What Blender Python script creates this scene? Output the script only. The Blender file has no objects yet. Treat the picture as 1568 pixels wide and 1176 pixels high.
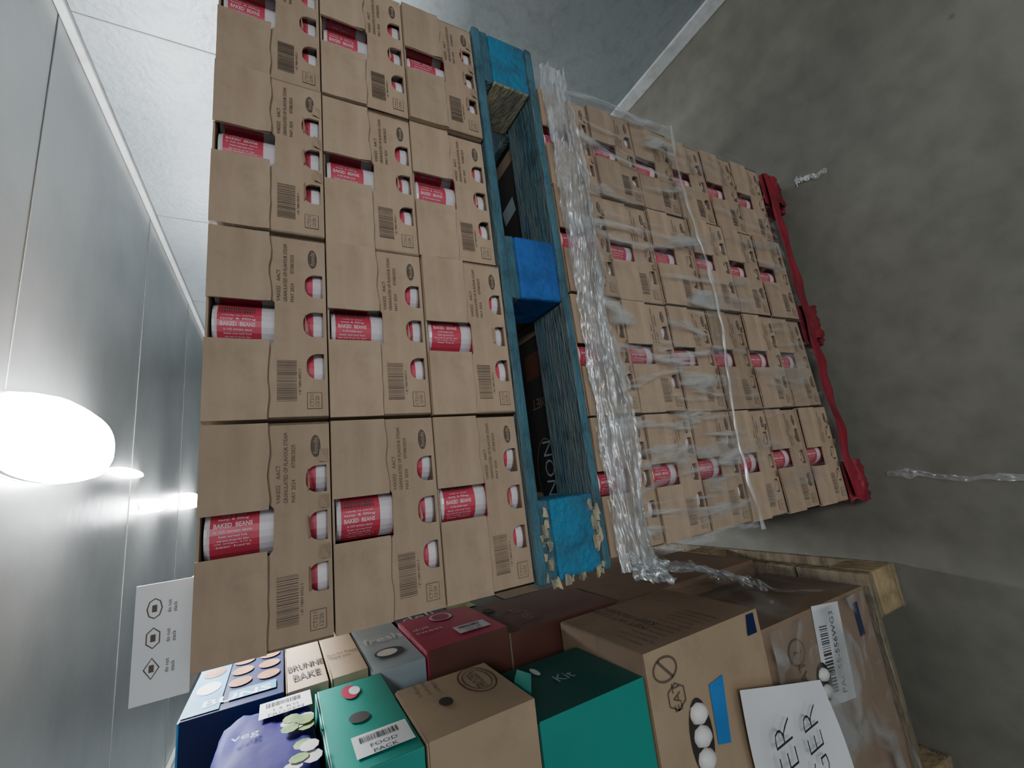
import bpy, bmesh, math, random
from mathutils import Vector, Matrix, noise
random.seed(7)
H = 1.55
scene = bpy.context.scene
COL = scene.collection

# ---------------------------------------------------------------- materials
MATS = {}
def nt(name):
    m = bpy.data.materials.new(name); m.use_nodes = True
    n = m.node_tree.nodes; l = m.node_tree.links
    return m, n, l, n['Principled BSDF']

def mat(name, c1, c2=None, scale=6.0, rough=0.7, metal=0.0, bump=0.0, bscale=60.0,
        stretch=(1, 1, 1), lo=0.35, hi=0.65, detail=5, rnd=0.0, spec=0.5, dirt=0.0):
    if name in MATS: return MATS[name]
    m, n, l, b = nt(name)
    if c2 is None: c2 = tuple(x * 0.82 for x in c1)
    tc = n.new('ShaderNodeTexCoord'); mp = n.new('ShaderNodeMapping')
    mp.inputs['Scale'].default_value = stretch
    l.new(tc.outputs['Object'], mp.inputs['Vector'])
    nz = n.new('ShaderNodeTexNoise'); nz.inputs['Scale'].default_value = scale
    nz.inputs['Detail'].default_value = detail
    l.new(mp.outputs[0], nz.inputs['Vector'])
    cr = n.new('ShaderNodeValToRGB')
    cr.color_ramp.elements[0].position = lo; cr.color_ramp.elements[1].position = hi
    cr.color_ramp.elements[0].color = (*c2, 1); cr.color_ramp.elements[1].color = (*c1, 1)
    l.new(nz.outputs['Fac'], cr.inputs[0])
    out = cr.outputs[0]
    if rnd > 0:
        oi = n.new('ShaderNodeObjectInfo'); mr = n.new('ShaderNodeMapRange')
        mr.inputs['To Min'].default_value = 1 - rnd; mr.inputs['To Max'].default_value = 1 + rnd
        l.new(oi.outputs['Random'], mr.inputs['Value'])
        hs = n.new('ShaderNodeHueSaturation')
        l.new(mr.outputs[0], hs.inputs['Value']); l.new(out, hs.inputs['Color'])
        out = hs.outputs[0]
    if dirt > 0:
        nd = n.new('ShaderNodeTexNoise'); nd.inputs['Scale'].default_value = 16; nd.inputs['Detail'].default_value = 9; nd.inputs['Roughness'].default_value = 0.7
        l.new(tc.outputs['Object'], nd.inputs['Vector'])
        rd = n.new('ShaderNodeValToRGB'); rd.color_ramp.elements[0].position = 0.34; rd.color_ramp.elements[1].position = 0.5
        rd.color_ramp.elements[0].color = (0.42, 0.42, 0.42, 1)
        l.new(nd.outputs['Fac'], rd.inputs[0])
        mx = n.new('ShaderNodeMix'); mx.data_type = 'RGBA'; mx.blend_type = 'MULTIPLY'; mx.inputs[0].default_value = dirt
        l.new(out, mx.inputs[6]); l.new(rd.outputs[0], mx.inputs[7]); out = mx.outputs[2]
    l.new(out, b.inputs['Base Color'])
    b.inputs['Roughness'].default_value = rough
    b.inputs['Metallic'].default_value = metal
    b.inputs['Specular IOR Level'].default_value = spec
    if bump > 0:
        n2 = n.new('ShaderNodeTexNoise'); n2.inputs['Scale'].default_value = bscale
        n2.inputs['Detail'].default_value = 3
        l.new(mp.outputs[0], n2.inputs['Vector'])
        bp = n.new('ShaderNodeBump'); bp.inputs['Strength'].default_value = bump
        bp.inputs['Distance'].default_value = 0.01
        l.new(n2.outputs['Fac'], bp.inputs['Height']); l.new(bp.outputs[0], b.inputs['Normal'])
    MATS[name] = m
    return m

def emis(name, col, s):
    m, n, l, b = nt(name)
    b.inputs['Base Color'].default_value = (*col, 1)
    b.inputs['Emission Color'].default_value = (*col, 1)
    b.inputs['Emission Strength'].default_value = s
    return m

def film(name, lo, hi, scale, stretch, white=0.5, a=0.48, c=0.72, rough=0.2, dist=0.8):
    m, n, l, b = nt(name)
    n.remove(b)
    o = n['Material Output']
    tr = n.new('ShaderNodeBsdfTransparent'); tr.inputs[0].default_value = (0.97, 0.97, 0.97, 1)
    gl = n.new('ShaderNodeBsdfGlossy'); gl.inputs['Roughness'].default_value = rough
    gl.inputs[0].default_value = (0.85, 0.87, 0.88, 1)
    df = n.new('ShaderNodeBsdfTranslucent'); df.inputs[0].default_value = (0.7, 0.72, 0.72, 1)
    d2 = n.new('ShaderNodeBsdfDiffuse'); d2.inputs[0].default_value = (0.7, 0.72, 0.72, 1)  # white diffuse streaks paint the highlights that light leaves on the film
    ms = n.new('ShaderNodeMixShader'); ms.inputs[0].default_value = 0.7
    l.new(df.outputs[0], ms.inputs[1]); l.new(d2.outputs[0], ms.inputs[2])
    m1 = n.new('ShaderNodeMixShader'); m1.inputs[0].default_value = white
    l.new(gl.outputs[0], m1.inputs[1]); l.new(ms.outputs[0], m1.inputs[2])
    tc = n.new('ShaderNodeTexCoord'); mp = n.new('ShaderNodeMapping')
    mp.inputs['Scale'].default_value = stretch
    l.new(tc.outputs['Object'], mp.inputs['Vector'])
    nz = n.new('ShaderNodeTexNoise'); nz.inputs['Scale'].default_value = scale
    nz.inputs['Detail'].default_value = 6; nz.inputs['Distortion'].default_value = dist
    l.new(mp.outputs[0], nz.inputs['Vector'])
    mr = n.new('ShaderNodeMapRange'); mr.inputs['From Min'].default_value = a
    mr.inputs['From Max'].default_value = c
    mr.inputs['To Min'].default_value = lo; mr.inputs['To Max'].default_value = hi
    l.new(nz.outputs['Fac'], mr.inputs['Value'])
    m2 = n.new('ShaderNodeMixShader')
    l.new(mr.outputs[0], m2.inputs[0]); l.new(tr.outputs[0], m2.inputs[1]); l.new(m1.outputs[0], m2.inputs[2])
    l.new(m2.outputs[0], o.inputs[0])
    return m

KRAFT = mat('kraft_board', (0.385, 0.280, 0.190), (0.325, 0.232, 0.153), 7, 0.78, bump=0.12, bscale=24, stretch=(1, 1, 4), rnd=0.14, dirt=0.22)
KRAFT_D = mat('kraft_dark', (0.22, 0.145, 0.09), None, 9, 0.85, dirt=0.2)
KRAFT2 = mat('kraft_board_plain', (0.27, 0.19, 0.125), (0.22, 0.15, 0.098), 5, 0.75, bump=0.05, dirt=0.25)
KRAFT3 = mat('kraft_board_light', (0.37, 0.268, 0.17), (0.32, 0.23, 0.142), 5, 0.75, dirt=0.2)
INK = mat('print_ink', (0.11, 0.08, 0.06), None, 30, 0.8)
BLACK = mat('black_ink', (0.02, 0.02, 0.022), None, 30, 0.7)
DARK = mat('painted_shade', (0.025, 0.02, 0.017), None, 30, 0.9)  # flat near-black, painted shade for carton insides, holes and gaps
WHITE = mat('white_paper', (0.70, 0.70, 0.70), (0.60, 0.61, 0.62), 5, 0.6, bump=0.1, bscale=8)
CANW = mat('can_white', (0.68, 0.63, 0.64), None, 20, 0.3)
CANR = mat('can_label_red', (0.56, 0.06, 0.10), (0.50, 0.045, 0.08), 20, 0.32)
CANT = mat('can_label_print', (0.70, 0.55, 0.57), None, 20, 0.4)
CANG = mat('can_label_dark_print', (0.05, 0.09, 0.07), None, 20, 0.4)
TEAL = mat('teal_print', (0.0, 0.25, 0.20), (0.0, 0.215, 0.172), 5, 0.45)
TEALD = mat('teal_print_shaded', (0.005, 0.09, 0.075), (0.005, 0.07, 0.06), 5, 0.5)
PINK = mat('crimson_print', (0.45, 0.03, 0.085), (0.36, 0.02, 0.06), 6, 0.45)
MAROON = mat('maroon_print', (0.13, 0.05, 0.035), (0.09, 0.03, 0.022), 6, 0.55)
NAVY = mat('navy_print', (0.010, 0.018, 0.075), None, 6, 0.5, spec=0.2)
ROYAL = mat('royal_blue_print', (0.010, 0.018, 0.22), (0.014, 0.008, 0.11), 10, 0.7, bump=0.3, bscale=14, spec=0.1)
SKY = mat('sky_blue_print', (0.08, 0.30, 0.50), (0.05, 0.22, 0.40), 9, 0.5, spec=0.2)
PALE = mat('pale_blue_print', (0.36, 0.42, 0.44), (0.27, 0.34, 0.37), 9, 0.5)
POTATO = mat('round_bun_print', (0.40, 0.19, 0.10), (0.22, 0.09, 0.04), 20, 0.5, spec=0.2)
EGG = mat('white_eggs', (0.76, 0.74, 0.71), None, 10, 0.5)
TAPE = mat('blue_tape', (0.03, 0.20, 0.52), None, 10, 0.3)
GREEN = mat('green_print', (0.25, 0.36, 0.10), (0.07, 0.17, 0.03), 40, 0.5)
DKBOX = mat('charcoal_print', (0.03, 0.03, 0.03), (0.015, 0.015, 0.015), 20, 0.5)
PLANK = mat('blue_board_worn', (0.055, 0.135, 0.165), (0.15, 0.185, 0.185), 5, 0.8, bump=0.7, bscale=30, stretch=(0.8, 6, 6), lo=0.34, hi=0.66, dirt=0.9)
EDGE = mat('blue_board_edge', (0.05, 0.145, 0.19), (0.035, 0.10, 0.13), 10, 0.8, bump=0.5, stretch=(1, 4, 4), dirt=0.8)
AZURE = mat('blue_block_paint', (0.025, 0.175, 0.30), (0.03, 0.125, 0.215), 12, 0.8, bump=0.9, bscale=60, dirt=0.5)
ROYBLK = mat('royal_block_paint', (0.012, 0.10, 0.36), (0.01, 0.07, 0.25), 12, 0.75, bump=0.9, bscale=40, dirt=0.3)
CHIP = mat('bare_wood', (0.42, 0.36, 0.23), (0.18, 0.18, 0.14), 22, 0.8, bump=0.5, stretch=(1, 1, 4))
RED = mat('red_paint', (0.26, 0.012, 0.026), (0.15, 0.01, 0.02), 10, 0.6, bump=0.5, bscale=25, dirt=0.4)
PINE = mat('pine_wood', (0.26, 0.205, 0.13), (0.12, 0.095, 0.062), 6, 0.8, bump=0.5, bscale=40, stretch=(1, 6, 6), dirt=0.8)
PINEB = mat('pine_block', (0.38, 0.29, 0.15), (0.24, 0.17, 0.09), 10, 0.78, bump=0.5, dirt=0.5)
FILM = film('stretch_film', 0.06, 0.80, 4.5, (3.0, 1, 0.55), 0.5, 0.52, 0.70, 0.3, dist=2.2)
FILM2 = film('stretch_film_band', 0.38, 0.92, 12, (0.5, 1, 3.0), 0.6, rough=0.34)
FILM3 = film('stretch_film_bunched', 0.40, 0.92, 9, (1, 1, 1), 0.6)
FILMD = film('stretch_film_tangle', 0.22, 0.88, 12, (1, 1, 3), 0.4)

# ---------------------------------------------------------------- mesh builder
class MB:
    def __init__(s): s.v = []; s.f = []; s.m = []; s.mats = []
    def mi(s, m):
        if m not in s.mats: s.mats.append(m)
        return s.mats.index(m)
    def poly(s, pts, m):
        i = len(s.v); s.v += [tuple(p) for p in pts]; s.f.append(list(range(i, i + len(pts)))); s.m.append(s.mi(m))
    def box(s, x0, x1, y0, y1, z0, z1, m, jit=0.0, mats=None):
        i = len(s.v)
        for x in (x0, x1):
            for y in (y0, y1):
                for z in (z0, z1):
                    s.v.append((x + random.uniform(-jit, jit), y + random.uniform(-jit, jit), z + random.uniform(-jit, jit)))
        fs = [('-x', (0, 1, 3, 2)), ('+x', (4, 6, 7, 5)), ('-y', (0, 4, 5, 1)), ('+y', (2, 3, 7, 6)), ('-z', (0, 2, 6, 4)), ('+z', (1, 5, 7, 3))]
        for k, f in fs:
            s.f.append([i + a for a in f]); s.m.append(s.mi((mats or {}).get(k, m)))
    def cyl(s, c, r, zs, ms, n=20, cap=None):
        base = len(s.v)
        for (z, rr) in zs:
            for k in range(n):
                a = 2 * math.pi * k / n
                s.v.append((c[0] + rr * r * math.cos(a), c[1] + rr * r * math.sin(a), z))
        for j in range(len(zs) - 1):
            for k in range(n):
                a = base + j * n + k; b = base + j * n + (k + 1) % n
                s.f.append([a, b, b + n, a + n]); s.m.append(s.mi(ms[j]))
        t = base + (len(zs) - 1) * n
        s.f.append(list(range(t, t + n))); s.m.append(s.mi(cap or ms[-1]))
    def mesh_add(s, me, M, m, fn=None):
        i = len(s.v)
        for v in me.vertices:
            p = M @ v.co
            s.v.append(tuple(fn(p)) if fn else tuple(p))
        for p in me.polygons:
            s.f.append([i + a for a in p.vertices]); s.m.append(s.mi(m))
    def text(s, body, c, xd, ud, h, m, align='C', bold=0.0, w=None, fn=None):
        me, bb = text_mesh(body, bold)
        sc = h / max(bb[3] - bb[2], 1e-5); sx = sc
        if w: sx = w / (bb[1] - bb[0])
        cx = (bb[0] + bb[1]) / 2 if align == 'C' else bb[0]
        cy = (bb[2] + bb[3]) / 2
        xd = Vector(xd).normalized(); ud = Vector(ud).normalized(); nd = xd.cross(ud)
        M = Matrix.Translation(Vector(c)) @ Matrix((xd, ud, nd)).transposed().to_4x4() @ Matrix.Diagonal((sx, sc, 1, 1)) @ Matrix.Translation((-cx, -cy, 0))
        s.mesh_add(me, M, m, fn)
    def disc(s, c, xd, ud, rx, ry, m, n=24):
        xd = Vector(xd).normalized(); ud = Vector(ud).normalized(); c = Vector(c)
        s.poly([c + xd * rx * math.cos(2 * math.pi * k / n) + ud * ry * math.sin(2 * math.pi * k / n) for k in range(n)], m)
    def ring(s, c, xd, ud, rx, ry, t, m, n=28):
        xd = Vector(xd).normalized(); ud = Vector(ud).normalized(); c = Vector(c)
        P = lambda k, q: c + xd * (rx - q) * math.cos(2 * math.pi * k / n) + ud * (ry - q) * math.sin(2 * math.pi * k / n)
        for k in range(n):
            s.poly([P(k, 0), P(k + 1, 0), P(k + 1, t), P(k, t)], m)
    def rect(s, c, xd, ud, w, h, m):
        xd = Vector(xd).normalized() * w / 2; ud = Vector(ud).normalized() * h / 2; c = Vector(c)
        s.poly([c - xd - ud, c + xd - ud, c + xd + ud, c - xd + ud], m)
    def make(s, name):
        me = bpy.data.meshes.new(name); me.from_pydata(s.v, [], s.f)
        for m in s.mats: me.materials.append(m)
        me.polygons.foreach_set('material_index', s.m); me.update()
        return me
    def obj(s, name, parent=None, bevel=0.0, smooth=False, loc=(0, 0, 0)):
        me = s.make(name)
        return place(me, name, parent, bevel, smooth, loc)

def place(me, name, parent=None, bevel=0.0, smooth=False, loc=(0, 0, 0)):
    o = bpy.data.objects.new(name, me); COL.objects.link(o); o.location = loc
    if parent:
        o.parent = parent
    if bevel > 0:
        b = o.modifiers.new('bevel', 'BEVEL'); b.width = bevel; b.segments = 2; b.limit_method = 'ANGLE'
    if smooth:
        for p in me.polygons: p.use_smooth = True
    return o

def adopt(o, p):
    o.parent = p; o.location = Vector(o.location) - Vector(p.location)
    return o

def empty(name, loc=(0, 0, 0)):
    e = bpy.data.objects.new(name, None); e.empty_display_size = 0.1; e.location = loc
    COL.objects.link(e); return e

_tc = {}
def text_mesh(body, bold=0.0):
    k = (body, bold)
    if k in _tc: return _tc[k]
    cu = bpy.data.curves.new('t', 'FONT'); cu.body = body; cu.size = 1; cu.resolution_u = 2; cu.offset = bold
    ob = bpy.data.objects.new('t', cu); COL.objects.link(ob)
    bpy.context.view_layer.update()
    dg = bpy.context.evaluated_depsgraph_get()
    me = bpy.data.meshes.new_from_object(ob.evaluated_get(dg))
    bpy.data.objects.remove(ob)
    xs = [v.co.x for v in me.vertices]; ys = [v.co.y for v in me.vertices]
    _tc[k] = (me, (min(xs), max(xs), min(ys), max(ys)))
    return _tc[k]

def holed_panel(outline, holes, thick):
    cu = bpy.data.curves.new('p', 'CURVE'); cu.dimensions = '2D'; cu.fill_mode = 'BOTH'; cu.extrude = thick / 2
    for pts in [outline] + holes:
        sp = cu.splines.new('POLY'); sp.points.add(len(pts) - 1)
        for i, p in enumerate(pts): sp.points[i].co = (p[0], p[1], 0, 1)
        sp.use_cyclic_u = True
    ob = bpy.data.objects.new('p', cu); COL.objects.link(ob)
    bpy.context.view_layer.update()
    dg = bpy.context.evaluated_depsgraph_get()
    me = bpy.data.meshes.new_from_object(ob.evaluated_get(dg))
    bpy.data.objects.remove(ob)
    return me

def arch(cx, z0, w, h, n=6):
    pts = [(cx - w / 2, z0), (cx + w / 2, z0)]
    r = w * 0.40
    for k in range(n + 1):
        a = k / n * math.pi / 2
        pts.append((cx + w / 2 - r + r * math.cos(a), z0 + h - r + r * math.sin(a)))
    for k in range(n + 1):
        a = math.pi / 2 + k / n * math.pi / 2
        pts.append((cx - w / 2 + r + r * math.cos(a), z0 + h - r + r * math.sin(a)))
    return pts

# ---------------------------------------------------------------- carton with cans
CW, CH, CD = 0.186 * H, 0.1007 * H, 0.24 * H
def carton(name, s0=0.42, s1=0.60, detail=True, torn=0, can_rot=0.0):
    b = MB()
    g = 0.0010; t = 0.003
    W = CW - 2 * g; Ht = CH - g
    b.box(g, g + t, 0, CD, 0, Ht, KRAFT)
    b.box(g + W - t, g + W, 0, CD, 0, Ht, KRAFT)
    b.box(g, g + W, CD - t, CD, 0, Ht, KRAFT)
    b.box(g + t, g + W - t, 0.002, CD - t, 0, t, KRAFT_D)
    b.box(g + t, g + W - t, 0.004, CD - t, Ht - t, Ht, KRAFT)
    if not detail:
        b.box(g, g + W, 0, t, 0, Ht, KRAFT)
        return b.make(name)
    b.box(g + t, g + W - t, 0.1, 0.103, t, Ht - t, DARK)  # dark panel in place of the shade behind the cans
    hz = 0.50 * Ht
    def hood(xa, xb, k):
        nx, nz_ = 8, 4
        base = len(b.v)
        for i in range(nx + 1):
            for j in range(nz_ + 1):
                x = xa + (xb - xa) * i / nx; z = hz + (Ht - hz) * j / nz_
                wv = 0.0032 * noise.noise((x * 14, z * 14, k * 3.1 + s0 * 50))
                edge = 0.0036 * noise.noise((x * 30, 2, k + s1 * 40)) if j == 0 else 0
                b.v.append((x, -0.0035 - abs(wv) - (0.0018 if j == 0 else 0), z + edge))
        for i in range(nx):
            for j in range(nz_):
                a = base + i * (nz_ + 1) + j
                b.f.append([a, a + nz_ + 1, a + nz_ + 2, a + 1]); b.m.append(b.mi(KRAFT))
        b.box(xa, xb, -0.003, -0.0005, hz + 0.001, Ht, KRAFT)
    hood(g, g + s0 * W, 1)
    hood(g + s1 * W, g + W, 2)
    out = [(g, 0), (g + W, 0), (g + W, Ht * 0.505), (g + (s1 + 0.03) * W, Ht * 0.505),
           (g + (s1 + 0.0) * W, Ht * 0.455), (g + s0 * W, Ht * 0.46), (g + (s0 - 0.03) * W, Ht * 0.505), (g, Ht * 0.505)]
    hs = (0.27, 0.50, 0.72)
    holes = [arch(g + c * W, Ht * 0.03, W * random.uniform(0.125, 0.145), Ht * random.uniform(0.155, 0.18)) for c in hs]
    me = holed_panel(out, holes, 0.0035)
    M = Matrix(((1, 0, 0, 0), (0, 0, -1, 0.00175), (0, 1, 0, 0), (0, 0, 0, 1)))
    b.mesh_add(me, M, KRAFT)
    for k, c in enumerate(hs):
        if torn or k == 1:
            w = W * 0.055; x = g + c * W; z = Ht * 0.19
            d = random.uniform(0.004, 0.011) * (1.7 if torn else 0.7)
            b.poly([(x - w, -0.0008, z), (x + w, -0.0008, z), (x + w * 0.8, -d, z - 0.004 + 0.006 * random.random()), (x - w * 0.7, -d * 0.8, z - 0.003)], KRAFT)
            if torn:
                xq = x + W * 0.11
                b.poly([(xq - w * .6, -0.0008, 0.002), (xq + w * .6, -0.0008, 0.002), (xq + w * 0.5, -d, Ht * 0.09), (xq - w * 0.5, -d * 0.7, Ht * 0.10)], KRAFT)
    r = 0.119 * W
    c0 = Ht * 0.02
    zs = [(c0, 0.93), (c0 + Ht * 0.02, 1), (Ht * 0.115, 1), (Ht * 0.44, 1), (Ht * 0.565, 1), (Ht * 0.92, 1), (Ht * 0.94, 0.96), (Ht * 0.96, 0.96)]
    ms = [CANW, CANW, CANR, CANW, CANR, CANW, CANW]
    rr = r + 0.0004
    for q, c in enumerate((0.27, 0.515, 0.76)):
        cx_, cy_ = g + c * W, r + 0.010
        b.cyl((cx_, cy_), r, zs, ms, 24, CANW)
        if q == 0: continue
        def bend(p, cx_=cx_, cy_=cy_):
            a = (p.x) / r + can_rot
            return (cx_ + rr * math.sin(a), cy_ - rr * math.cos(a), p.z)
        zc = Ht * 0.755
        b.text('BAKED  BEANS', (0.001, 0, zc), (0, 0, -1), (1, 0, 0), 0.0062, CANT, bold=0.03, w=Ht * 0.28, fn=bend)
        for k, (xx, tx, hh) in enumerate([(-0.0065, 'in rich tomato sauce', 0.0036), (-0.0125, 'best served hot', 0.0030), (-0.0175, 'see end of can for date', 0.0026), (-0.0215, 'net weight 410 g', 0.0024), (-0.0255, 'tear here', 0.003), (0.0085, 'tasty & filling', 0.0040), (0.0140, 'ready to serve', 0.003)]):
            b.text(tx, (xx, 0, zc), (0, 0, -1), (1, 0, 0), hh, CANT, bold=0.02, w=Ht * random.uniform(0.18, 0.29), fn=bend)
        zz = Ht * 0.62
        while zz < Ht * 0.9:
            h_ = random.uniform(0.0008, 0.002)
            pts = [Vector((0.019, 0, zz)), Vector((0.030, 0, zz)), Vector((0.030, 0, zz + h_)), Vector((0.019, 0, zz + h_))]
            b.poly([bend(p) for p in pts], CANG); zz += h_ + 0.0014
    y = -0.0008
    X, U = (1, 0, 0), (0, 0, 1)
    for k, tx in enumerate(['VAK022    AACT', 'GRANULATED OF FLAVOUR STEAM', 'MAY 2024        07/08/2025']):
        b.text(tx, (g + 0.62 * W, y, Ht * (0.425 - k * 0.060)), X, U, Ht * 0.032, INK, 'L', w=None if k != 1 else 0.33 * W)
    x = 0.09
    while x < 0.30:
        w = random.choice([0.0015, 0.002, 0.004])
        b.box(g + x * W, g + (x + w) * W, y, y + 0.0004, Ht * 0.27, Ht * 0.435, INK)
        x += w + random.choice([0.004, 0.005, 0.007])
    b.text('1 87 74804 00022 5', (g + 0.19 * W, y, Ht * 0.245), X, U, Ht * 0.022, INK)
    b.disc((g + 0.88 * W, y, Ht * 0.12), X, U, W * 0.055, Ht * 0.042, INK)
    b.text('foods', (g + 0.88 * W, y - 0.0004, Ht * 0.12), X, U, Ht * 0.04, KRAFT, w=W * 0.08)
    b.rect((g + 0.09 * W, y, Ht * 0.12), X, U, W * 0.085, Ht * 0.13, INK)
    b.rect((g + 0.09 * W, y - 0.0003, Ht * 0.12), X, U, W * 0.079, Ht * 0.12, KRAFT)
    b.text('CT211\n12/20', (g + 0.09 * W, y - 0.0006, Ht * 0.12), X, U, Ht * 0.08, INK, w=W * 0.065)
    return b.make(name)

cartons = [carton('carton_a', 0.42, 0.60), carton('carton_b', 0.38, 0.57, can_rot=0.25), carton('carton_c', 0.40, 0.61, can_rot=-0.2)]
torn = [carton('carton_d', 0.42, 0.60, torn=1, can_rot=0.3), carton('carton_e', 0.39, 0.58, torn=1)]
plain = carton('carton_plain', detail=False)

def stack(name, x0, x1, y0, z0, z1, cols, layers, rows, front, wobs):
    e = empty(name, ((x0 + x1) / 2 * H, y0 * H, z0 * H))
    w = (x1 - x0) / cols; h = (z1 - z0) / layers
    for r in range(rows):
        for c in range(cols):
            for k in range(layers):
                me = random.choice(front) if r == 0 else plain
                o = bpy.data.objects.new('carton', me); COL.objects.link(o); o.parent = e
                sx = w * H / CW; sz = h * H / CH
                j = (random.uniform(-1, 1) * 0.0015, random.uniform(-1, 1) * 0.006 if r == 0 else 0.006)
                wob = random.uniform(-wobs, wobs) if r == 0 else 0
                off = Vector(((x0 + w * c) * H + j[0], y0 * H + r * (CD + 0.008) + j[1], (z0 + k * h) * H))
                o.scale = (sx * 0.994, 1, sz * 0.992)
                o.rotation_euler = (random.uniform(0, 0.003) if r == 0 else 0, 0, wob)
                o.location = off - e.location
    return e

YF = 0.432
st1 = stack('canned_goods_carton_stack', -0.110, 0.637, YF, 0.7605, 1.06, 4, 3, 3, cartons + torn[:1], 0.014)
st2 = stack('canned_goods_carton_stack', -0.104, 0.590, YF + 0.006, 0.0905, 0.650, 4, 6, 3, cartons[:1] + torn, 0.02)

# ---------------------------------------------------------------- pallets
def pallet(name, x0, x1, y0, z0, depth, th, mdeck, medge, mblocks, front_bottom=True, bw=0.088, deckn=6, t=0.0135):
    e = empty(name, ((x0 + x1) / 2 * H, y0 * H, z0 * H)); L = -e.location
    def bx(n, a, c, d, f, g, h, m, bev=0.004, mats=None, jz=0.0018):
        b = MB(); cx, cy, cz = (a + c) / 2 * H, (d + f) / 2 * H, (g + h) / 2 * H
        b.box(a * H - cx, c * H - cx, d * H - cy, f * H - cy, g * H - cz, h * H - cz, m, 0.0015, mats)
        return b.obj(n, e, bev, False, (Vector((cx, cy, cz)) + L))
    zt = z0 + th
    dw = depth / deckn
    for k in range(deckn):
        wd = dw * (0.86 if k not in (0, deckn - 1) else 0.95)
        bx('deck_board_%d' % (k + 1), x0, x1, y0 + k * dw, y0 + k * dw + wd, zt - t, zt - 0.0015, mdeck, mats={'-y': medge, '+x': medge})
    xs = [x0, (x0 + x1) / 2 - bw / 2, x1 - bw]; ys = [y0, y0 + depth / 2 - bw / 2, y0 + depth - bw]
    zb = z0 + 0.0015
    for i, x in enumerate(xs):
        bx('stringer_board_%d' % (i + 1), x, x + bw, y0 + 0.002, y0 + depth, zt - 2 * t, zt - t, mdeck, mats={'-y': medge})
        for j, y in enumerate(ys):
            m, side = mblocks[i]
            bx('block_%d_%d' % (i + 1, j + 1), x + 0.001, x + bw, y + 0.001, y + bw, z0 + t, zt - 2 * t, m, 0.006, {'-x': side, '+x': m})
    if front_bottom:
        for j, y in enumerate(ys):
            bx('bottom_board_%d' % (j + 1), x0, x1, y, y + 0.08, zb, z0 + t, mdeck, mats={'-y': medge})
        for i in (0, 2):
            bx('bottom_side_board_%d' % i, xs[i], xs[i] + 0.08, ys[0] + 0.082, ys[2] - 0.002, zb, z0 + t, mdeck)
    else:
        for i, x in enumerate(xs):
            bx('bottom_board_%d' % (i + 1), x, x + bw, y0, y0 + depth, zb, z0 + t, mdeck, mats={'-y': medge})
    return e

bp = pallet('blue_pallet', -0.113, 0.645, YF - 0.004, 0.656, 0.76, 0.1035, PLANK, EDGE, [(AZURE, AZURE), (ROYBLK, ROYBLK), (AZURE, CHIP)])
rp = pallet('red_pallet', -0.110, 0.578, YF + 0.012, 0.0, 0.74, 0.089, RED, RED, [(RED, RED)] * 3, front_bottom=False, bw=0.07, t=0.011)
wp = pallet('wooden_pallet', -0.92, -0.228, YF + 0.002, 0.0, 0.76, 0.1095, PINE, PINE, [(PINEB, PINEB)] * 3, front_bottom=False, bw=0.075)

b = MB()
for k in range(46):
    x = (-0.113 + random.random() * 0.075) * H; z = (0.744 if k % 2 else 0.672) * H + random.uniform(-0.008, 0.008)
    if k % 5 == 0: x = -0.1125 * H; z = random.uniform(0.67, 0.745) * H
    y = (YF - 0.005) * H
    w = random.uniform(0.003, 0.010)
    b.box(x - w, x + w, y - 0.001, y + 0.004, z - w * 0.4, z + w * 0.4, CHIP, 0.003)
adopt(b.obj('splinters'), bp)

b = MB()
zt = 0.6528 * H
b.box(-0.02 * H, 0.215 * H, 0.50 * H, 0.75 * H, 0.6514 * H, zt, DARK)  # near-black printed sheet, colour stands in for shade in the fork gap
b.disc((0.005 * H, 0.545 * H, zt + 0.0008), (1, 0, 0), (0, 1, 0), 0.052 * H, 0.030 * H, KRAFT_D)
b.disc((0.005 * H, 0.545 * H, zt + 0.0012), (1, 0, 0), (0, 1, 0), 0.050 * H, 0.028 * H, BLACK)
b.text('NON', (0.012 * H, 0.54 * H, zt + 0.0016), (1, 0, 0), (0, 1, 0), 0.024 * H, PALE, bold=-0.01)
b.rect((0.17 * H, 0.55 * H, zt + 0.0008), (1, 0, 0), (0, 1, 0), 0.04 * H, 0.05 * H, MAROON)
b.text('DIET', (0.11 * H, 0.545 * H, zt + 0.0012), (0, 1, 0), (-1, 0, 0), 0.015 * H, KRAFT_D)
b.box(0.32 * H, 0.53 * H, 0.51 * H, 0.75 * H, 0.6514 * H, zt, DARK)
b.rect((0.36 * H, 0.55 * H, zt + 0.001), (1, 0, 0), (0, 1, 0), 0.05 * H, 0.05 * H, MAROON)
b.rect((0.45 * H, 0.56 * H, zt + 0.001), (1, 0.2, 0), (-0.2, 1, 0), 0.03 * H, 0.04 * H, PALE)
adopt(b.obj('gap_shade_sheet'), st2)

# ---------------------------------------------------------------- stretch film
def sheet(name, fn, nu, nv, m, parent=None):
    b = MB()
    vs = [[fn(i / nu, j / nv) for j in range(nv + 1)] for i in range(nu + 1)]
    b.v = [tuple(p) for r in vs for p in r]
    mi = b.mi(m)
    for i in range(nu):
        for j in range(nv):
            a = i * (nv + 1) + j
            b.f.append([a, a + nv + 1, a + nv + 2, a + 1]); b.m.append(mi)
    o = b.obj(name, None, smooth=True)
    if parent: adopt(o, parent)
    return o

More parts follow.
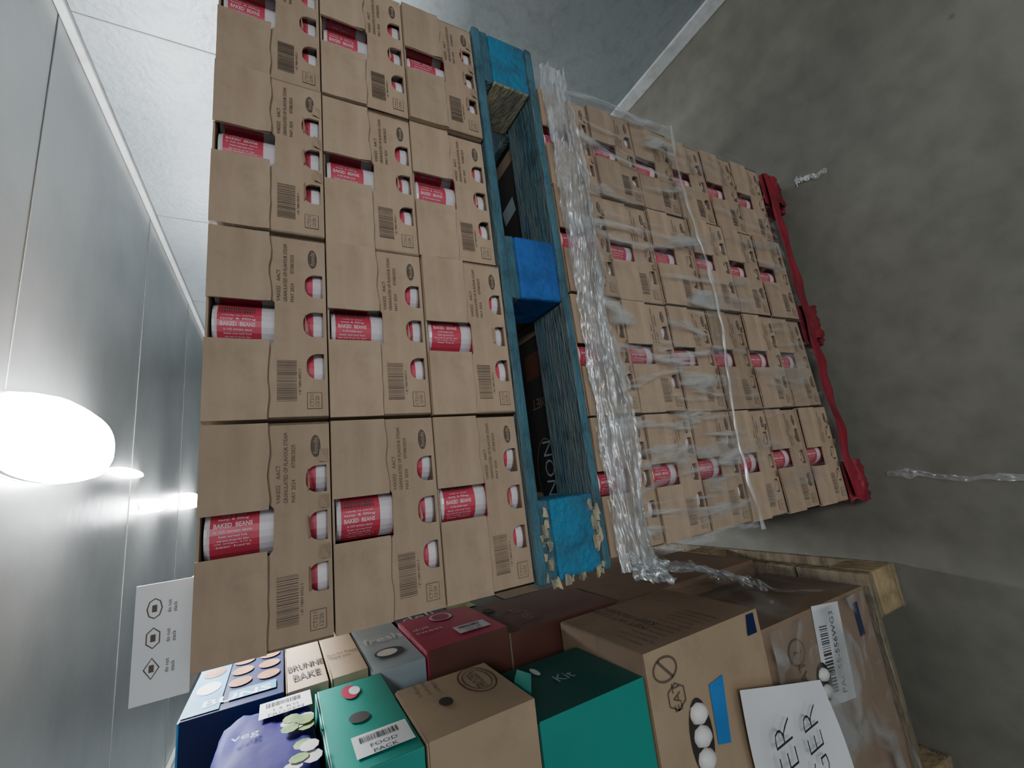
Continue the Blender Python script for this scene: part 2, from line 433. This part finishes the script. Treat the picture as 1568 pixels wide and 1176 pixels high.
def f1(u, v):
    x = (-0.112 + 0.71 * u) * H; z = (0.375 + 0.275 * v + 0.012 * math.sin(u * 9) - 0.012 * u) * H
    q = x * 7 + z * 5 + 1.5 * noise.noise((x * 2, z * 2, 3))
    d = 0.007 + 0.004 * noise.noise((q, z * 1.5, 1)) + 0.005 * noise.noise((x * 20 + z * 9, z * 2.6, 7))
    return (x, (YF + 0.002) * H - 0.007 - d, min(z, 0.652 * H))
sheet('stretch_film_front', f1, 300, 50, FILM, st2)
def f1c(u, v):
    x = (-0.10 + 0.69 * u) * H; z = (0.10 + 0.28 * v + 0.012 * v * math.sin(u * 9)) * H
    q = x * 7 - z * 5 + 1.5 * noise.noise((x * 2, z * 2, 13))
    d = 0.006 + 0.004 * noise.noise((q, z * 1.5, 11)) + 0.004 * noise.noise((x * 20 + z * 9, z * 2.6, 17))
    return (x, (YF + 0.002) * H - 0.007 - d, z)
sheet('stretch_film_lower', f1c, 260, 30, film('stretch_film_thin', 0.03, 0.5, 4.5, (3, 1, 0.6), 0.4, 0.53, 0.75, 0.25, dist=2.2), st2)
def f1b(u, v):
    x = (-0.112 + 0.71 * u) * H; z = (0.370 + 0.007 * v + 0.012 * math.sin(u * 9) - 0.012 * u) * H
    return (x, (YF + 0.002) * H - 0.018 - 0.006 * noise.noise((x * 12, v * 2, 1)) - 0.003 * math.sin(v * 3.1), z + 0.006 * noise.noise((x * 20, v, 3)))
sheet('stretch_film_rolled_edge', f1b, 160, 4, FILM2, st2)
def f2(u, v):
    x = (-0.118 + 0.73 * u) * H; z = (0.596 + 0.056 * v) * H
    n1 = noise.noise((x * 6, v * 3.5, 2)); n2 = noise.noise((x * 12, v * 11, 5)); n3 = noise.noise((x * 4, v * 2, 9)); n4 = noise.noise((x * 34, v * 26, 5)); n5 = noise.noise((x * 70, v * 40, 8))
    k = (1 - v)
    return (x, (YF - 0.006) * H - 0.008 - 0.018 * math.sin(v * math.pi) * (0.7 + n1) - 0.012 * n2 - 0.006 * n4 - 0.003 * n5, z + 0.036 * n1 * k + 0.022 * n3 * k + 0.014 * n2 * k)
sheet('stretch_film_crumpled_band', f2, 560, 54, FILM2, st2)
def f3(u, v):
    y = (YF + 0.7 * u) * H; z = (0.375 + 0.275 * v) * H
    return (0.597 * H + 0.008 + 0.01 * noise.noise((y * 9, z * 3, 4)), y, z)
sheet('stretch_film_side', f3, 60, 20, FILM, st2)
def f4(u, v):
    p = Vector((-0.112, 0.42, 0.63)).lerp(Vector((-0.205, 0.50, 0.34)), u)
    w = 0.012 + 0.060 * u
    q = p + Vector((0.3, 0.35, 0.8)).normalized() * (v - 0.5) * w * 1.6
    n1 = noise.noise((u * 5, v * 6, 2)); n2 = noise.noise((u * 14, v * 18, 5))
    q += Vector((0.010 * n1, -0.02 * n2, -0.03 * math.sin(u * math.pi) + 0.018 * n2))
    return q * H
sheet('stretch_film_tangle', f4, 90, 40, FILMD, st2)
def f4b(u, v):
    p = Vector((-0.11, 0.415, 0.642)).lerp(Vector((-0.13, 0.425, 0.575)), u)
    q = p + Vector((1, 0.2, 0.1)).normalized() * (v - 0.5) * 0.03
    q += Vector((0.012 * noise.noise((u * 6, v * 6, 2)), 0.02 * noise.noise((u * 9, v * 9, 5)), 0))
    return q * H
sheet('stretch_film_knot', f4b, 30, 14, FILM3, st2)

def tail(name, pts, w):
    vs = [Vector(p) for p in pts]
    def f(u, v):
        t = u * (len(vs) - 1); i = min(int(t), len(vs) - 2); p = vs[i].lerp(vs[i + 1], t - i)
        d = (vs[i + 1] - vs[i]).normalized(); s = Vector((d.y, -d.x, 0))
        q = p + s * (v - 0.5) * w * (0.7 + 0.5 * noise.noise((u * 9, 0, 3)) + 0.9 * math.exp(-((u - 0.14) / 0.04) ** 2)) + s * 0.006 * noise.noise((u * 7, 0, 1))
        return (q.x * H, q.y * H, 0.004 + 0.010 * abs(noise.noise((u * 20, v * 4, 2))) + q.z * H)
    return sheet(name, f, 120, 8, FILM3)
tail('plastic_film_strip', [(-0.070, 0.405, 0.0), (-0.072, 0.36, 0), (-0.085, 0.31, 0), (-0.083, 0.26, 0), (-0.095, 0.19, 0), (-0.10, 0.10, 0)], 0.013)
tail('plastic_film_strip', [(0.563, 0.41, 0.0), (0.560, 0.395, 0), (0.545, 0.35, 0)], 0.016)

def rag(x, z, s, k):
    def f(u, v):
        a = noise.noise((u * 3 + k, v * 3, 1)); c = noise.noise((u * 7, v * 7 + k, 5))
        return ((x + s * (u - 0.5)) * H + 0.014 * a * 2 * v, (YF + 0.006) * H - 0.014 * math.sin(v * 3.14) * (1 + a), max(0.004, min(0.087 * H, (z + 0.075 * (v - 0.5)) * H + 0.03 * c * (1 - v))))
    return sheet('red_wrap', f, 24, 24, RED, rp)
rag(-0.075, 0.046, 0.075, 0); rag(0.24, 0.050, 0.075, 3); rag(0.545, 0.050, 0.065, 8)
def ragl(u, v):
    x = (-0.10 + 0.68 * u) * H
    return (x, (YF + 0.002) * H - 0.010 - 0.008 * noise.noise((x * 9, v * 3, 0)), (0.087 - 0.030 * v) * H - 0.020 * v * noise.noise((x * 14, 0, 0)))
sheet('red_wrap_edge', ragl, 120, 6, RED, rp)

# ---------------------------------------------------------------- left pile of mixed boxes
XS, US = (0, 1, 0), (0, 0, 1)
XV, UV = (0, 0, -1), (0, 1, 0)
XF, UF = (1, 0, 0), (0, 0, 1)
def cbox(xr, xl, y0, y1, z0, z1, m, mats=None):
    b = MB(); g = 0.0018
    X0, X1, Y0, Y1, Z0, Z1 = xl * H, xr * H, y0 * H, y1 * H, z0 * H + g, z1 * H - g * 0.5
    b.box(X0, X1, Y0, Y1, Z0, Z1 - 0.003, m, 0.0012, mats)
    ym = (Y0 + Y1) / 2
    mt = (mats or {}).get('+z', m)
    b.box(X0 + 0.001, X1 - 0.001, Y0 + 0.001, ym - 0.0015, Z1 - 0.0028, Z1, mt, 0.0006)
    b.box(X0 + 0.001, X1 - 0.001, ym + 0.0015, Y1 - 0.001, Z1 - 0.0028, Z1, mt, 0.0006)
    return b
def S(b, name): return b.obj(name, None, bevel=0.003)
e = 0.0022
def label(b, c, xd, ud, w, h, lines, bars=True, tilt=0.0):
    xd = Vector(xd).normalized(); ud = Vector(ud).normalized(); nd = xd.cross(ud)
    Rm = Matrix.Rotation(tilt, 3, nd); xd = Rm @ xd; ud = Rm @ ud; c = Vector(c)
    b.rect(c, xd, ud, w, h, WHITE)
    c2 = c + nd * 0.0006
    if bars:
        x = -0.38 * w
        while x < 0.30 * w:
            t = random.choice([0.006, 0.012, 0.02]) * w
            b.rect(c2 + xd * x + ud * h * 0.22, xd, ud, t, h * 0.28, BLACK); x += t + random.choice([0.008, 0.015]) * w
    for k, s in enumerate(lines):
        yy = -0.14 - 0.26 * k
        b.text(s, c2 + ud * h * yy, xd, ud, h * 0.15, BLACK)

# box B
b = cbox(-0.247, -0.70, YF + 0.012, 0.62, 0.112, 0.412, KRAFT2, {'+x': KRAFT_D})  # gap-facing side in darker kraft, shade put into the colour
yb = (YF + 0.012) * H - e
label(b, (-0.315 * H, yb, 0.245 * H), XF, UF, 0.135 * H, 0.075 * H, ['PAL-55-556WG3'], tilt=-0.12)
b.disc((-0.292 * H, yb, 0.335 * H), XF, UF, 0.018 * H, 0.020 * H, INK); b.disc((-0.292 * H, yb - 0.0004, 0.335 * H), XF, UF, 0.0155 * H, 0.0175 * H, KRAFT2)
b.text('EAT', (-0.325 * H, yb, 0.33 * H), XF, UF, 0.016 * H, INK)
b.text('?', (-0.292 * H, yb - 0.0008, 0.335 * H), XF, UF, 0.02 * H, INK)
b.disc((-0.345 * H, yb, 0.285 * H), XF, UF, 0.026 * H, 0.018 * H, DARK)
b.rect((-0.29 * H, yb, 0.152 * H), XF, UF, 0.05 * H, 0.016 * H, NAVY)
boxB = S(b, 'cardboard_box')
b = MB()
for k in range(2):
    b.cyl(((-0.357 + 0.022 * k) * H, (YF + 0.012) * H), 0.015, [((0.274) * H, 0.2), ((0.277) * H, 0.7), (0.285 * H, 1), (0.293 * H, 0.75), (0.297 * H, 0.2)], [EGG] * 4, 14)
adopt(b.obj('eggs', None, smooth=True), boxB)

# box A
YA = YF + 0.002
b = cbox(-0.213, -0.70, YA, 0.605, 0.4135, 0.632, KRAFT2, {'-y': KRAFT3, '+x': KRAFT2})
y = YA * H - e
b.ring((-0.236 * H, y, 0.601 * H), XF, UF, 0.014 * H, 0.020 * H, 0.004, INK); b.rect((-0.236 * H, y, 0.601 * H), (1, 0, 1), (-1, 0, 1), 0.045, 0.005, INK)
b.ring((-0.268 * H, y, 0.590 * H), XF, UF, 0.015 * H, 0.016 * H, 0.003, INK, 6); b.text('EAT', (-0.268 * H, y, 0.590 * H), XF, UF, 0.012 * H, INK)
b.disc((-0.318 * H, y, 0.562 * H), XF, UF, 0.040 * H, 0.019 * H, DARK)
b.poly([(-0.272 * H, y, 0.535 * H), (-0.335 * H, y, 0.538 * H), (-0.34 * H, y, 0.516 * H), (-0.268 * H, y, 0.508 * H)], TAPE)
b.poly([(-0.215 * H, y, 0.44 * H), (-0.24 * H, y, 0.445 * H), (-0.24 * H, y, 0.425 * H), (-0.215 * H, y, 0.425 * H)], NAVY)
x = -0.213 * H + e
for k in range(11):
    b.text(random.choice(['Keep refrigerated 2 - 4 C  use first', 'Storage and handling of goods', 'Ingredients: water, sugar, salt', 'Best before see side of carton']),
           (x, 0.475 * H, (0.612 - 0.013 * k) * H), XS, US, 0.0055 * H, INK, w=0.055 * H * random.uniform(0.8, 1.15))
b.text('NET WT 1.0 KG\nKEEP FROZEN', (x, 0.55 * H, 0.56 * H), XS, US, 0.03 * H, INK)
boxA = S(b, 'cardboard_box')
b = MB()
for k in range(3):
    b.cyl(((-0.341 + 0.0235 * k) * H, YA * H), 0.018, [(0.549 * H, 0.2), (0.552 * H, 0.7), (0.562 * H, 1), (0.572 * H, 0.75), (0.575 * H, 0.2)], [EGG] * 4, 14)
adopt(b.obj('eggs', None, smooth=True), boxA)

# paper sign taped on box A
def fs(u, v):
    x = -0.285 - 0.235 * u - 0.028 * (1 - v); z = 0.350 + 0.148 * v - 0.012 * u
    yy = YF - 0.0115 - 0.012 * (1 - v) ** 2 - 0.004 * math.sin(u * 5 + v * 3)
    z += -0.035 * (1 - v) * u
    return Vector((x * H, yy * H, z * H))
psign = empty('paper_sign')
sheet('paper', fs, 16, 12, WHITE, psign)
b = MB()
b.text('BKER', (-0.385 * H, (YF - 0.028) * H, 0.455 * H), (1, 0, 0.06), (-0.06, 0, 1), 0.034 * H, BLACK, bold=-0.024)
b.text('GER', (-0.37 * H, (YF - 0.031) * H, 0.402 * H), (1, 0, 0.06), (-0.06, 0, 1), 0.032 * H, BLACK, bold=-0.024)
b.obj('lettering', psign)

# teal carton with a lifted flap
b = cbox(-0.236, -0.62, YF + 0.003, 0.565, 0.633, 0.776, TEAL, {'+x': TEALD, '+z': TEALD})  # right side and top take a darker teal as painted shade
x = -0.236 * H + e
b.text('Kit', (x, 0.50 * H, 0.70 * H), XV, UV, 0.018 * H, PALE, w=0.024 * H)
b.disc((x, 0.535 * H, 0.72 * H), XS, US, 0.012 * H, 0.004 * H, WHITE)
b.poly([(-0.238 * H, 0.45 * H, 0.774 * H), (-0.238 * H, 0.50 * H, 0.774 * H), (-0.206 * H, 0.49 * H, 0.766 * H), (-0.202 * H, 0.46 * H, 0.764 * H)], TEAL)
S(b, 'teal_carton')

b = cbox(-0.213, -0.62, YF + 0.001, 0.555, 0.777, 0.888, KRAFT3)
x = -0.213 * H + e
b.ring((x, 0.515 * H, 0.805 * H), XS, US, 0.035 * H, 0.020 * H, 0.003, MAROON)
b.ring((x, 0.515 * H, 0.805 * H), XS, US, 0.028 * H, 0.015 * H, 0.002, MAROON)
b.text('FROZEN', (x, 0.515 * H, 0.806 * H), XS, US, 0.012 * H, INK, w=0.045 * H)
b.disc((x, 0.49 * H, 0.85 * H), XS, US, 0.010 * H, 0.007 * H, DARK)
for k in range(3): b.text('12 x 400 g pieces', (x, 0.535 * H, (0.868 - 0.01 * k) * H), XS, US, 0.005 * H, INK)
S(b, 'cardboard_box')

b = cbox(-0.214, -0.62, YF, 0.628, 0.889, 0.965, TEAL)
x = -0.214 * H + e
label(b, (x, 0.468 * H, 0.918 * H), XV, UV, 0.050 * H, 0.040 * H, ['FOOD', 'PACK'], True)
b.disc((x, 0.595 * H, 0.93 * H), XS, US, 0.020 * H, 0.009 * H, PINK)
b.disc((x + 0.0004, 0.595 * H, 0.925 * H), XS, US, 0.012 * H, 0.006 * H, WHITE)
b.disc((x, 0.525 * H, 0.93 * H), XS, US, 0.012 * H, 0.010 * H, DARK)
S(b, 'teal_carton')

def puffy(name, x0, x1, y0, y1, z0, z1, m):
    bm = bmesh.new(); bmesh.ops.create_cube(bm, size=2)
    bmesh.ops.subdivide_edges(bm, edges=bm.edges, cuts=14, use_grid_fill=True)
    for v in bm.verts:
        c = v.co; p = Vector((abs(c.x), abs(c.y), abs(c.z)))
        r = (p.x ** 8 + p.y ** 8 + p.z ** 8) ** 0.125
        v.co = c / r
        d = noise.noise(v.co * 2.4) * 0.05 + noise.noise(v.co * 7) * 0.02; v.co += v.co.normalized() * d
        v.co.x = min(v.co.x, 1.0); v.co.z = max(v.co.z, -0.97)
        v.co = Vector(((x0 + x1) / 2 * H + v.co.x * (x1 - x0) / 2 * H, (y0 + y1) / 2 * H + v.co.y * (y1 - y0) / 2 * H, (z0 + z1) / 2 * H + v.co.z * (z1 - z0) / 2 * H))
    me = bpy.data.meshes.new(name); bm.to_mesh(me); bm.free(); me.materials.append(m)
    return place(me, name, None, 0, True)
bag = puffy('frozen_food_bag', -0.60, -0.210, YF, 0.643, 0.9655, 1.060, ROYAL)
b = MB(); x = -0.2065 * H
label(b, (x, 0.60 * H, 0.995 * H), XV, UV, 0.050 * H, 0.042 * H, ['1.5 KG', 'FROZEN'], True)
b.text('veg', (x, 0.55 * H, 1.03 * H), XV, UV, 0.012 * H, PALE)
for k in range(14):
    b.disc((x + 0.0002 * k, (0.445 + 0.12 * random.random()) * H, (0.975 + 0.022 * random.random()) * H), XS, US, 0.012 * H * random.uniform(0.6, 1.1), 0.008 * H, random.choice([GREEN, GREEN, POTATO, CANW]), 9)
adopt(b.obj('printed_label'), bag)

# --- second column
b = cbox(-0.222, -0.70, 0.64, 0.98, 0.112, 0.498, KRAFT_D)
S(b, 'cardboard_box')
b = cbox(-0.216, -0.70, 0.63, 0.80, 0.4985, 0.705, MAROON, {'+z': KRAFT2})
x = -0.216 * H + e
b.ring((x, 0.70 * H, 0.645 * H), XS, US, 0.04 * H, 0.035 * H, 0.003, INK)
b.text('FRUIT', (x, 0.70 * H, 0.645 * H), XS, US, 0.02 * H, KRAFT2); b.disc((x, 0.76 * H, 0.68 * H), XS, US, 0.014 * H, 0.008 * H, DARK)
S(b, 'fruit_carton')
b = cbox(-0.220, -0.70, 0.805, 1.10, 0.4985, 0.82, DKBOX)
x = -0.220 * H + e
b.rect((x, 0.85 * H, 0.70 * H), XS, US, 0.05 * H, 0.05 * H, GREEN); b.text('deli', (x, 0.85 * H, 0.78 * H), XV, UV, 0.03 * H, WHITE)
b.rect((x, 0.85 * H, 0.58 * H), XS, US, 0.07 * H, 0.08 * H, KRAFT3)
S(b, 'printed_carton')
b = cbox(-0.207, -0.66, 0.632, 0.80, 0.7055, 0.828, PINK, {'-y': MAROON})
x = -0.207 * H + e
label(b, (x, 0.675 * H, 0.745 * H), XV, UV, 0.05 * H, 0.035 * H, ['LOT 88', 'USE BY'], True)
b.text('dull\nsweet', (x, 0.72 * H, 0.80 * H), XV, UV, 0.03 * H, WHITE)
b.disc((x, 0.765 * H, 0.765 * H), XS, US, 0.022 * H, 0.018 * H, CANW); b.disc((x + 0.0004, 0.765 * H, 0.765 * H), XS, US, 0.018 * H, 0.014 * H, PINK)
S(b, 'pink_carton')
b = cbox(-0.214, -0.66, 0.632, 0.99, 0.8285, 0.898, PALE)
x = -0.214 * H + e
b.text('fresh', (x, 0.76 * H, 0.862 * H), XV, UV, 0.030 * H, WHITE, w=0.055 * H); b.disc((x, 0.69 * H, 0.865 * H), XS, US, 0.02 * H, 0.02 * H, BLACK); b.disc((x + 0.0004, 0.69 * H, 0.868 * H), XS, US, 0.014 * H, 0.014 * H, EGG)
S(b, 'pale_blue_carton')
b = cbox(-0.212, -0.66, 0.650, 1.0, 0.8985, 0.945, KRAFT3)
x = -0.212 * H + e
b.text('Box for Reuse\nThank you', (x, 0.73 * H, 0.922 * H), XV, UV, 0.030 * H, BLACK, w=0.040 * H)
S(b, 'cardboard_box')
b = cbox(-0.214, -0.66, 0.655, 1.0, 0.9455, 0.995, KRAFT3)
x = -0.214 * H + e
b.text('BRUNNE', (x, 0.735 * H, 0.970 * H), XV, UV, 0.024 * H, BLACK, w=0.044 * H, bold=0.02)
b.text('BAKE', (x, 0.695 * H, 0.970 * H), XV, UV, 0.024 * H, BLACK, w=0.032 * H, bold=0.02)
S(b, 'bakery_carton')
b = cbox(-0.212, -0.64, 0.655, 1.0, 0.9955, 1.10, NAVY, {'+z': SKY})
x = -0.212 * H + e
b.rect((x, 0.81 * H, 1.080 * H), XS, US, 0.30 * H, 0.036 * H, SKY)
for k in range(4):
    for j in range(2):
        b.disc((x + 0.0004, (0.735 + 0.045 * k) * H, (1.014 + 0.032 * j) * H), XS, US, 0.017 * H, 0.013 * H, POTATO)
b.rect((x + 0.0005, 0.69 * H, 1.03 * H), XS, US, 0.03 * H, 0.05 * H, SKY)
b.text('BUNS', (x + 0.0006, 0.685 * H, 1.045 * H), XV, UV, 0.020 * H, WHITE, bold=0.02, w=0.07 * H)
b.disc((x + 0.0008, 0.74 * H, 1.08 * H), XS, US, 0.022 * H, 0.013 * H, WHITE)
b.disc((x + 0.0008, 0.80 * H, 1.08 * H), XS, US, 0.020 * H, 0.013 * H, POTATO)
S(b, 'bakery_carton')

def g1(u, v):
    x = (-0.69 + 0.443 * u) * H; z = (0.113 + 0.290 * v) * H
    d = 0.008 + 0.010 * abs(noise.noise((x * 8, z * 8, 1)))
    return (x, (YF + 0.006) * H - d, z)
sheet('stretch_film_front', g1, 80, 40, film('stretch_film_b', 0.08, 0.75, 4, (1, 1, 1.8), 0.45, 0.48, 0.68, 0.25, dist=2.0), boxB)
def g2(u, v):
    y = (YF + 0.004 + 0.5 * u) * H; z = (0.113 + 0.28 * v * (1 - 0.25 * u)) * H
    return (-0.240 * H + 0.012 + 0.022 * noise.noise((y * 8, z * 8, 1)), y, z)
sheet('stretch_film_side', g2, 60, 40, film('stretch_film_c', 0.12, 0.7, 6, (1, 1, 2), 0.3), boxB)

# white printed card on the stack top
b = MB()
cy, cz = 0.455 * H, 1.0620 * H
b.box(-0.128 * H, -0.045 * H, cy, cy + 0.004, cz, cz + 0.036 * H, WHITE)
b.box(-0.128 * H, -0.045 * H, cy + 0.0045, cy + 0.10 * H, cz, cz + 0.003, WHITE)
yy = cy - 0.0008
for k in range(3):
    X0 = (-0.105 + 0.021 * k) * H
    b.ring((X0, yy, cz + 0.024 * H), XF, UF, 0.0075 * H, 0.005 * H, 0.0012, INK, 4 + k * 2)
    b.rect((X0, yy, cz + 0.024 * H), XF, UF, 0.005 * H, 0.003 * H, INK)
    b.text('do not\nstack', (X0, yy, cz + 0.013 * H), XF, UF, 0.006 * H, INK)
b.obj('printed_card')

# ---------------------------------------------------------------- room
XR, XL, YB, YN, CZ = 1.13 * H, -1.02 * H, 4.2 * H, -1.6 * H, 1.43 * H
def concrete():
    m, n, l, b = nt('concrete')
    tc = n.new('ShaderNodeTexCoord')
    a = n.new('ShaderNodeTexNoise'); a.inputs['Scale'].default_value = 1.6; a.inputs['Detail'].default_value = 7; a.inputs['Roughness'].default_value = 0.55
    c = n.new('ShaderNodeTexNoise'); c.inputs['Scale'].default_value = 14; c.inputs['Detail'].default_value = 8
    l.new(tc.outputs['Object'], a.inputs['Vector']); l.new(tc.outputs['Object'], c.inputs['Vector'])
    r = n.new('ShaderNodeValToRGB'); r.color_ramp.elements[0].position = 0.3; r.color_ramp.elements[1].position = 0.72
    r.color_ramp.elements[0].color = (0.140, 0.136, 0.112, 1); r.color_ramp.elements[1].color = (0.215, 0.207, 0.172, 1)
    l.new(a.outputs['Fac'], r.inputs[0])
    r2 = n.new('ShaderNodeValToRGB'); r2.color_ramp.elements[0].position = 0.3; r2.color_ramp.elements[1].position = 0.6
    r2.color_ramp.elements[0].color = (0.74, 0.74, 0.74, 1); r2.color_ramp.elements[1].color = (1, 1, 1, 1)
    l.new(c.outputs['Fac'], r2.inputs[0])
    mx = n.new('ShaderNodeMix'); mx.data_type = 'RGBA'; mx.blend_type = 'MULTIPLY'; mx.inputs[0].default_value = 0.8
    l.new(r.outputs[0], mx.inputs[6]); l.new(r2.outputs[0], mx.inputs[7])
    v = n.new('ShaderNodeTexVoronoi'); v.inputs['Scale'].default_value = 5.5
    l.new(tc.outputs['Object'], v.inputs['Vector'])
    r3 = n.new('ShaderNodeValToRGB'); r3.color_ramp.elements[0].position = 0.02; r3.color_ramp.elements[1].position = 0.06
    r3.color_ramp.elements[0].color = (0.45, 0.45, 0.45, 1)
    l.new(v.outputs['Distance'], r3.inputs[0])
    m2 = n.new('ShaderNodeMix'); m2.data_type = 'RGBA'; m2.blend_type = 'MULTIPLY'; m2.inputs[0].default_value = 0.8
    l.new(mx.outputs[2], m2.inputs[6]); l.new(r3.outputs[0], m2.inputs[7])
    l.new(m2.outputs[2], b.inputs['Base Color'])
    b.inputs['Roughness'].default_value = 0.5
    bp_ = n.new('ShaderNodeBump'); bp_.inputs['Strength'].default_value = 0.15; bp_.inputs['Distance'].default_value = 0.01
    l.new(c.outputs['Fac'], bp_.inputs['Height']); l.new(bp_.outputs[0], b.inputs['Normal'])
    return m
CONC = concrete()
WALL = mat('insulated_wall_panel', (0.27, 0.30, 0.315), (0.20, 0.23, 0.245), 1.5, 0.38, 0.25, bump=0.20, bscale=45, dirt=0.3)
CEIL = mat('ceiling_panel', (0.30, 0.305, 0.30), (0.20, 0.205, 0.205), 1.6, 0.30, 0.85, bump=0.14, bscale=9)
TRIM = mat('pvc_trim', (0.48, 0.50, 0.50), None, 5, 0.45, dirt=0.4)
JOINT = mat('joint_sealant', (0.16, 0.17, 0.17), None, 5, 0.6)
b = MB(); b.box(XL - 0.1, XR + 0.1, YN, YB + 0.1, -0.1, 0, CONC); b.obj('floor')
b = MB(); b.box(XR, XR + 0.1, YN, YB, 0, CZ, WALL); b.obj('wall_right')
b = MB(); b.box(XL - 0.1, XL, YN, YB, 0, CZ, WALL); b.obj('wall_left')
b = MB(); b.box(XL - 0.1, XR + 0.1, YB, YB + 0.1, 0, CZ, WALL); b.obj('wall_back')
b = MB(); b.box(XL - 0.1, XR + 0.1, YN, YB + 0.1, CZ, CZ + 0.1, CEIL); b.obj('ceiling')
def trim(name, xa, xb, za, zb):
    b = MB(); b.box(xa, xb, YN, YB, za, zb, TRIM); b.obj(name, bevel=0.006)
trim('baseboard_right', XR - 0.012, XR, 0.0, 0.075)
trim('baseboard_left', XL, XL + 0.012, 0.0, 0.075)
trim('trim_1', XR - 0.03, XR, CZ - 0.03, CZ)
trim('trim_2', XL, XL + 0.03, CZ - 0.03, CZ)
b = MB()
for k in range(6):
    yy = (-0.5 + 0.78 * k) * H
    b.box(XL + 0.03, XR - 0.03, yy, yy + 0.005, CZ - 0.002, CZ, JOINT)
    b.box(XR - 0.002, XR, yy, yy + 0.005, 0.09, CZ - 0.03, JOINT)
    b.box(XL, XL + 0.002, yy, yy + 0.005, 0.09, CZ - 0.03, JOINT)
b.obj('trim_3')

# ---------------------------------------------------------------- lights
LE = emis('lamp_diffuser', (0.95, 0.98, 1.0), 220)
HOUS = mat('lamp_housing', (0.6, 0.6, 0.6), None, 5, 0.4)
def oval_lamp(name, cx, cy, rx, ry, h, m, power, spill=0):
    p = empty(name, (cx * H, cy * H, CZ))
    b = MB(); n = 36; rings = [(1.0, -0.02), (1.0, -0.12), (0.98, -0.4), (0.92, -0.68), (0.75, -0.88), (0.45, -0.98)]
    for (r, z) in rings:
        for k in range(n):
            a = 2 * math.pi * k / n
            ca, sa = math.cos(a), math.sin(a)
            b.v.append((r * rx * H * math.copysign(abs(ca) ** 0.8, ca), r * ry * H * math.copysign(abs(sa) ** 0.8, sa), z * h))
    for j in range(len(rings) - 1):
        for k in range(n):
            a = j * n + k; c = j * n + (k + 1) % n
            b.f.append([a, a + n, c + n, c]); b.m.append(b.mi(HOUS if j == 0 else m))
    b.f.append(list(range((len(rings) - 1) * n, len(rings) * n))); b.m.append(b.mi(m))
    b.obj('diffuser', p, smooth=True)
    ld = bpy.data.lights.new(name + '_light', 'AREA'); ld.shape = 'RECTANGLE'; ld.size = 2 * rx * H; ld.size_y = 2 * ry * H; ld.energy = power
    ld.color = (0.93, 0.97, 1)
    lo = bpy.data.objects.new('lamp', ld); COL.objects.link(lo); lo.parent = p; lo.location = (0, 0, -h - 0.01)
    if spill:
        pl = bpy.data.lights.new('spill', 'POINT'); pl.energy = spill; pl.shadow_soft_size = 0.06; pl.color = (0.93, 0.97, 1)  # added point light, widens the bright patch on the ceiling
        po = bpy.data.objects.new('spill', pl); COL.objects.link(po); po.parent = p; po.location = (0, 0, -h - 0.09)
    return p
oval_lamp('added_fill_lamp', 0.19, 1.22, 0.082, 0.24, 0.12, LE, 50, 26)
oval_lamp('added_fill_lamp', 0.17, 1.80, 0.012, 0.14, 0.03, LE, 6)
oval_lamp('added_fill_lamp', 0.07, 2.10, 0.025, 0.16, 0.05, LE, 12, 5)
oval_lamp('added_fill_lamp', 0.10, 2.85, 0.04, 0.22, 0.06, LE, 20, 8)
oval_lamp('added_fill_lamp', 0.25, -0.75, 0.10, 0.30, 0.05, emis('added_fill_diffuser', (0.95, 0.98, 1.0), 10), 26)  # unseen lamp added behind the camera to brighten the stack fronts

w = bpy.data.worlds.new('world'); scene.world = w; w.use_nodes = True
w.node_tree.nodes['Background'].inputs[0].default_value = (0.88, 0.94, 1.0, 1)
w.node_tree.nodes['Background'].inputs[1].default_value = 0.95

# ---------------------------------------------------------------- camera
th, ps = math.radians(28.3), math.radians(14.4)
F = Vector((math.cos(th) * math.sin(ps), math.cos(th) * math.cos(ps), -math.sin(th)))
R = Vector((math.cos(ps), -math.sin(ps), 0))
U = R.cross(F)
cam = bpy.data.cameras.new('camera'); co = bpy.data.objects.new('camera', cam); COL.objects.link(co)
M = Matrix((-U, R, -F)).transposed().to_4x4(); M.translation = (0, 0, H)
co.matrix_world = M
cam.sensor_fit = 'HORIZONTAL'; cam.sensor_width = 36; cam.lens = 36 * 658 / 1568; cam.clip_start = 0.02
scene.camera = co
